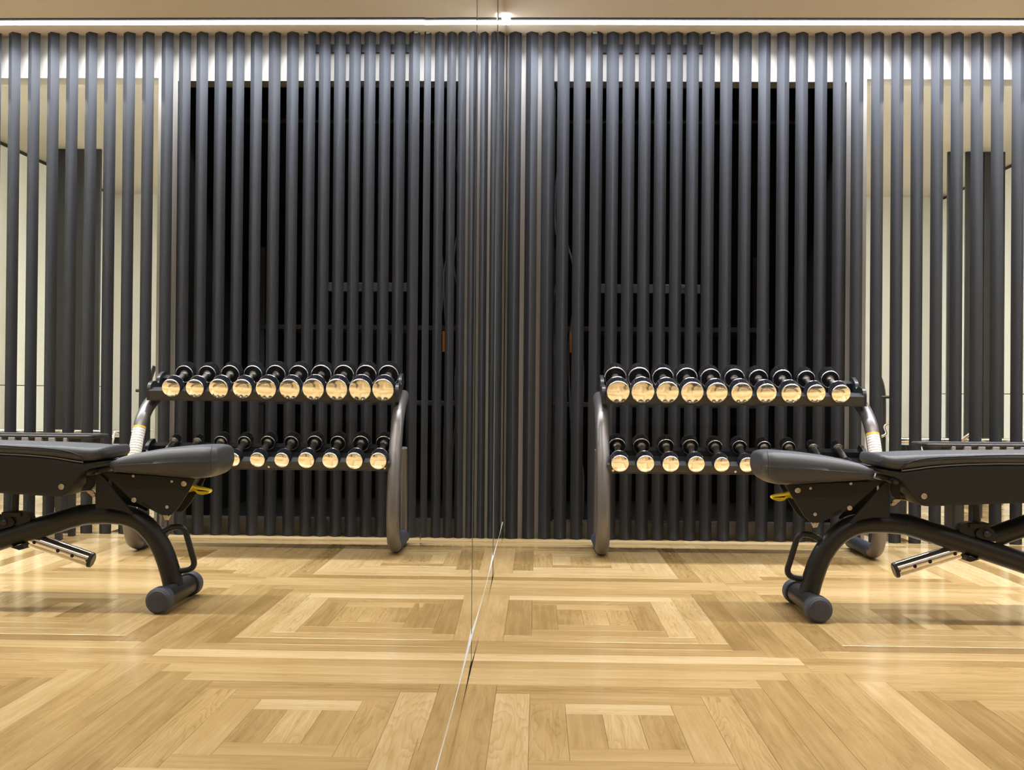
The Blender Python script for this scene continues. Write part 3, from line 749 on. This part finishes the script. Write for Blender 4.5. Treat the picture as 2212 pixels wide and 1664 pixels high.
obj('strut_sleeve', B(tube(bmesh.new(), [s1, s2], .0355, 24)), 'frame', bn, 40)
ey = bp(1850, 880, 3.735)
obj('clevis', B(slab(smooth_outline([bp(x, y, 3.735) for x, y in ((1765, 870), (1800, 835), (1850, 830), (1900, 860), (1915, 935), (1840, 925), (1775, 905))], 4), 3.735, 3.742)), 'plate', bn)
obj('clevis', B(slab(smooth_outline([bp(x, y, 3.815) for x, y in ((1765, 870), (1800, 835), (1850, 830), (1900, 860), (1915, 935), (1840, 925), (1775, 905))], 4), 3.815, 3.822)), 'plate', bn)
obj('clevis_pin', B(lathe(bmesh.new(), at_y(*c2(1843, 880), 3.733), (0, -1, 0), [(-.09, .008), (0, .0115), (.005, .011), (.009, .006), (.010, 0)], 18)), 'blackplastic', bn, 40)
q0 = bp(1690, 815, YC); q1 = bp(1840, 815, YC)
obj('strut_block', B(box(q0[0], q1[0], YC-.03, YC+.03, q0[1]-.006, q0[1]+.010, bev=.003)), 'shell', bn)
obj('strut_block', B(slab(smooth_outline([bp(x, y, YC-.02) for x, y in ((1640, 860), (1655, 815), (1700, 795), (1760, 800), (1790, 850), (1780, 900), (1700, 890))], 4), YC-.02, YC+.02)), 'frame', bn)
g0 = bp(1762, 650, YC); g1 = bp(1766, 800, YC)
obj('gas_strut', B(tube(bmesh.new(), [(g0[0], YC, g0[1]), (g1[0], YC, g1[1])], .0125, 16)), 'frame', bn, 40)
q = bp(1700, 1055, YC)
obj('lower_bracket', B(slab([bp(x, y, YC) for x, y in ((1665, 1030), (1740, 1055), (1770, 1062), (1700, 1082), (1670, 1075))], YC-.025, YC+.025)), 'plate', bn)
# yellow release lever
yl = [bp(x, y, 3.755) for x, y in ((228, 600), (250, 588), (300, 578), (335, 572), (372, 564), (388, 612), (345, 605), (318, 625), (280, 632), (240, 620))]
obj('release_lever', B(slab(smooth_outline(yl, 4), 3.738, 3.772, .006, 4)), 'yellow', bn, 50)

# ================================================================== LOW RACK BEHIND THE BENCH
RL = Vector((2.5, 5.36, 0))
lr = thing('storage_rack', 'low black storage rack with grey dividers behind the bench, against the slats', 'rack', RL)
a = at_y(1996, 962, 5.30); zt = at_y(2030, 957, 5.30).z
zc = zt-.010; x0 = a.x; x1 = 3.35; ya, yb = 5.255, 5.495
fr = []
rc = .05
for (cx, cy, a0) in ((x0+rc, ya+rc, 180), (x1-rc, ya+rc, 270), (x1-rc, yb-rc, 0), (x0+rc, yb-rc, 90)):
    for k in range(7):
        g = math.radians(a0+15*k); fr.append(Vector((cx+rc*math.cos(g), cy+rc*math.sin(g), zc)))
bm = bmesh.new(); n = len(fr); rings = []
for i, p in enumerate(fr):
    tt = (fr[(i+1) % n]-fr[i-1]).normalized(); ou = Vector((tt.y, -tt.x, 0))
    rings.append([bm.verts.new(p+(ou*math.cos(2*math.pi*k/10)+Vector((0, 0, 1))*math.sin(2*math.pi*k/10))*.010) for k in range(10)])
for i in range(n):
    for k in range(10): bm.faces.new((rings[i][k], rings[i][(k+1) % 10], rings[(i+1) % n][(k+1) % 10], rings[(i+1) % n][k]))
obj('top_frame', shift(bm, RL), 'blackplastic', lr, 60)
obj('tray_floor', shift(box(x0+.12, x1-.02, ya+.01, yb-.01, zc-.075, zc-.065), RL), 'tray', lr)
xs = at_y(2057, 968, 5.26).x
k = 0
while xs+.0645*k < x1-.1:
    xx = xs+.0645*k
    obj('divider', shift(box(xx-(.008 if k == 0 else .015), xx+(.008 if k == 0 else .015), ya-.018, ya+.006, zc-.07, zc-.004, bev=.002), RL), 'greydiv', lr); k += 1
obj('back_panel', shift(box(x0+.10, x1-.02, ya+.030, ya+.036, zc-.07, zc-.014), RL), 'seam', lr)
for x in (2.142, x1-.12):
    for y in (5.315, yb-.03): obj('leg', shift(box(x-.014, x+.014, y-.014, y+.014, .001, zc-.064), RL), 'blackplastic', lr)
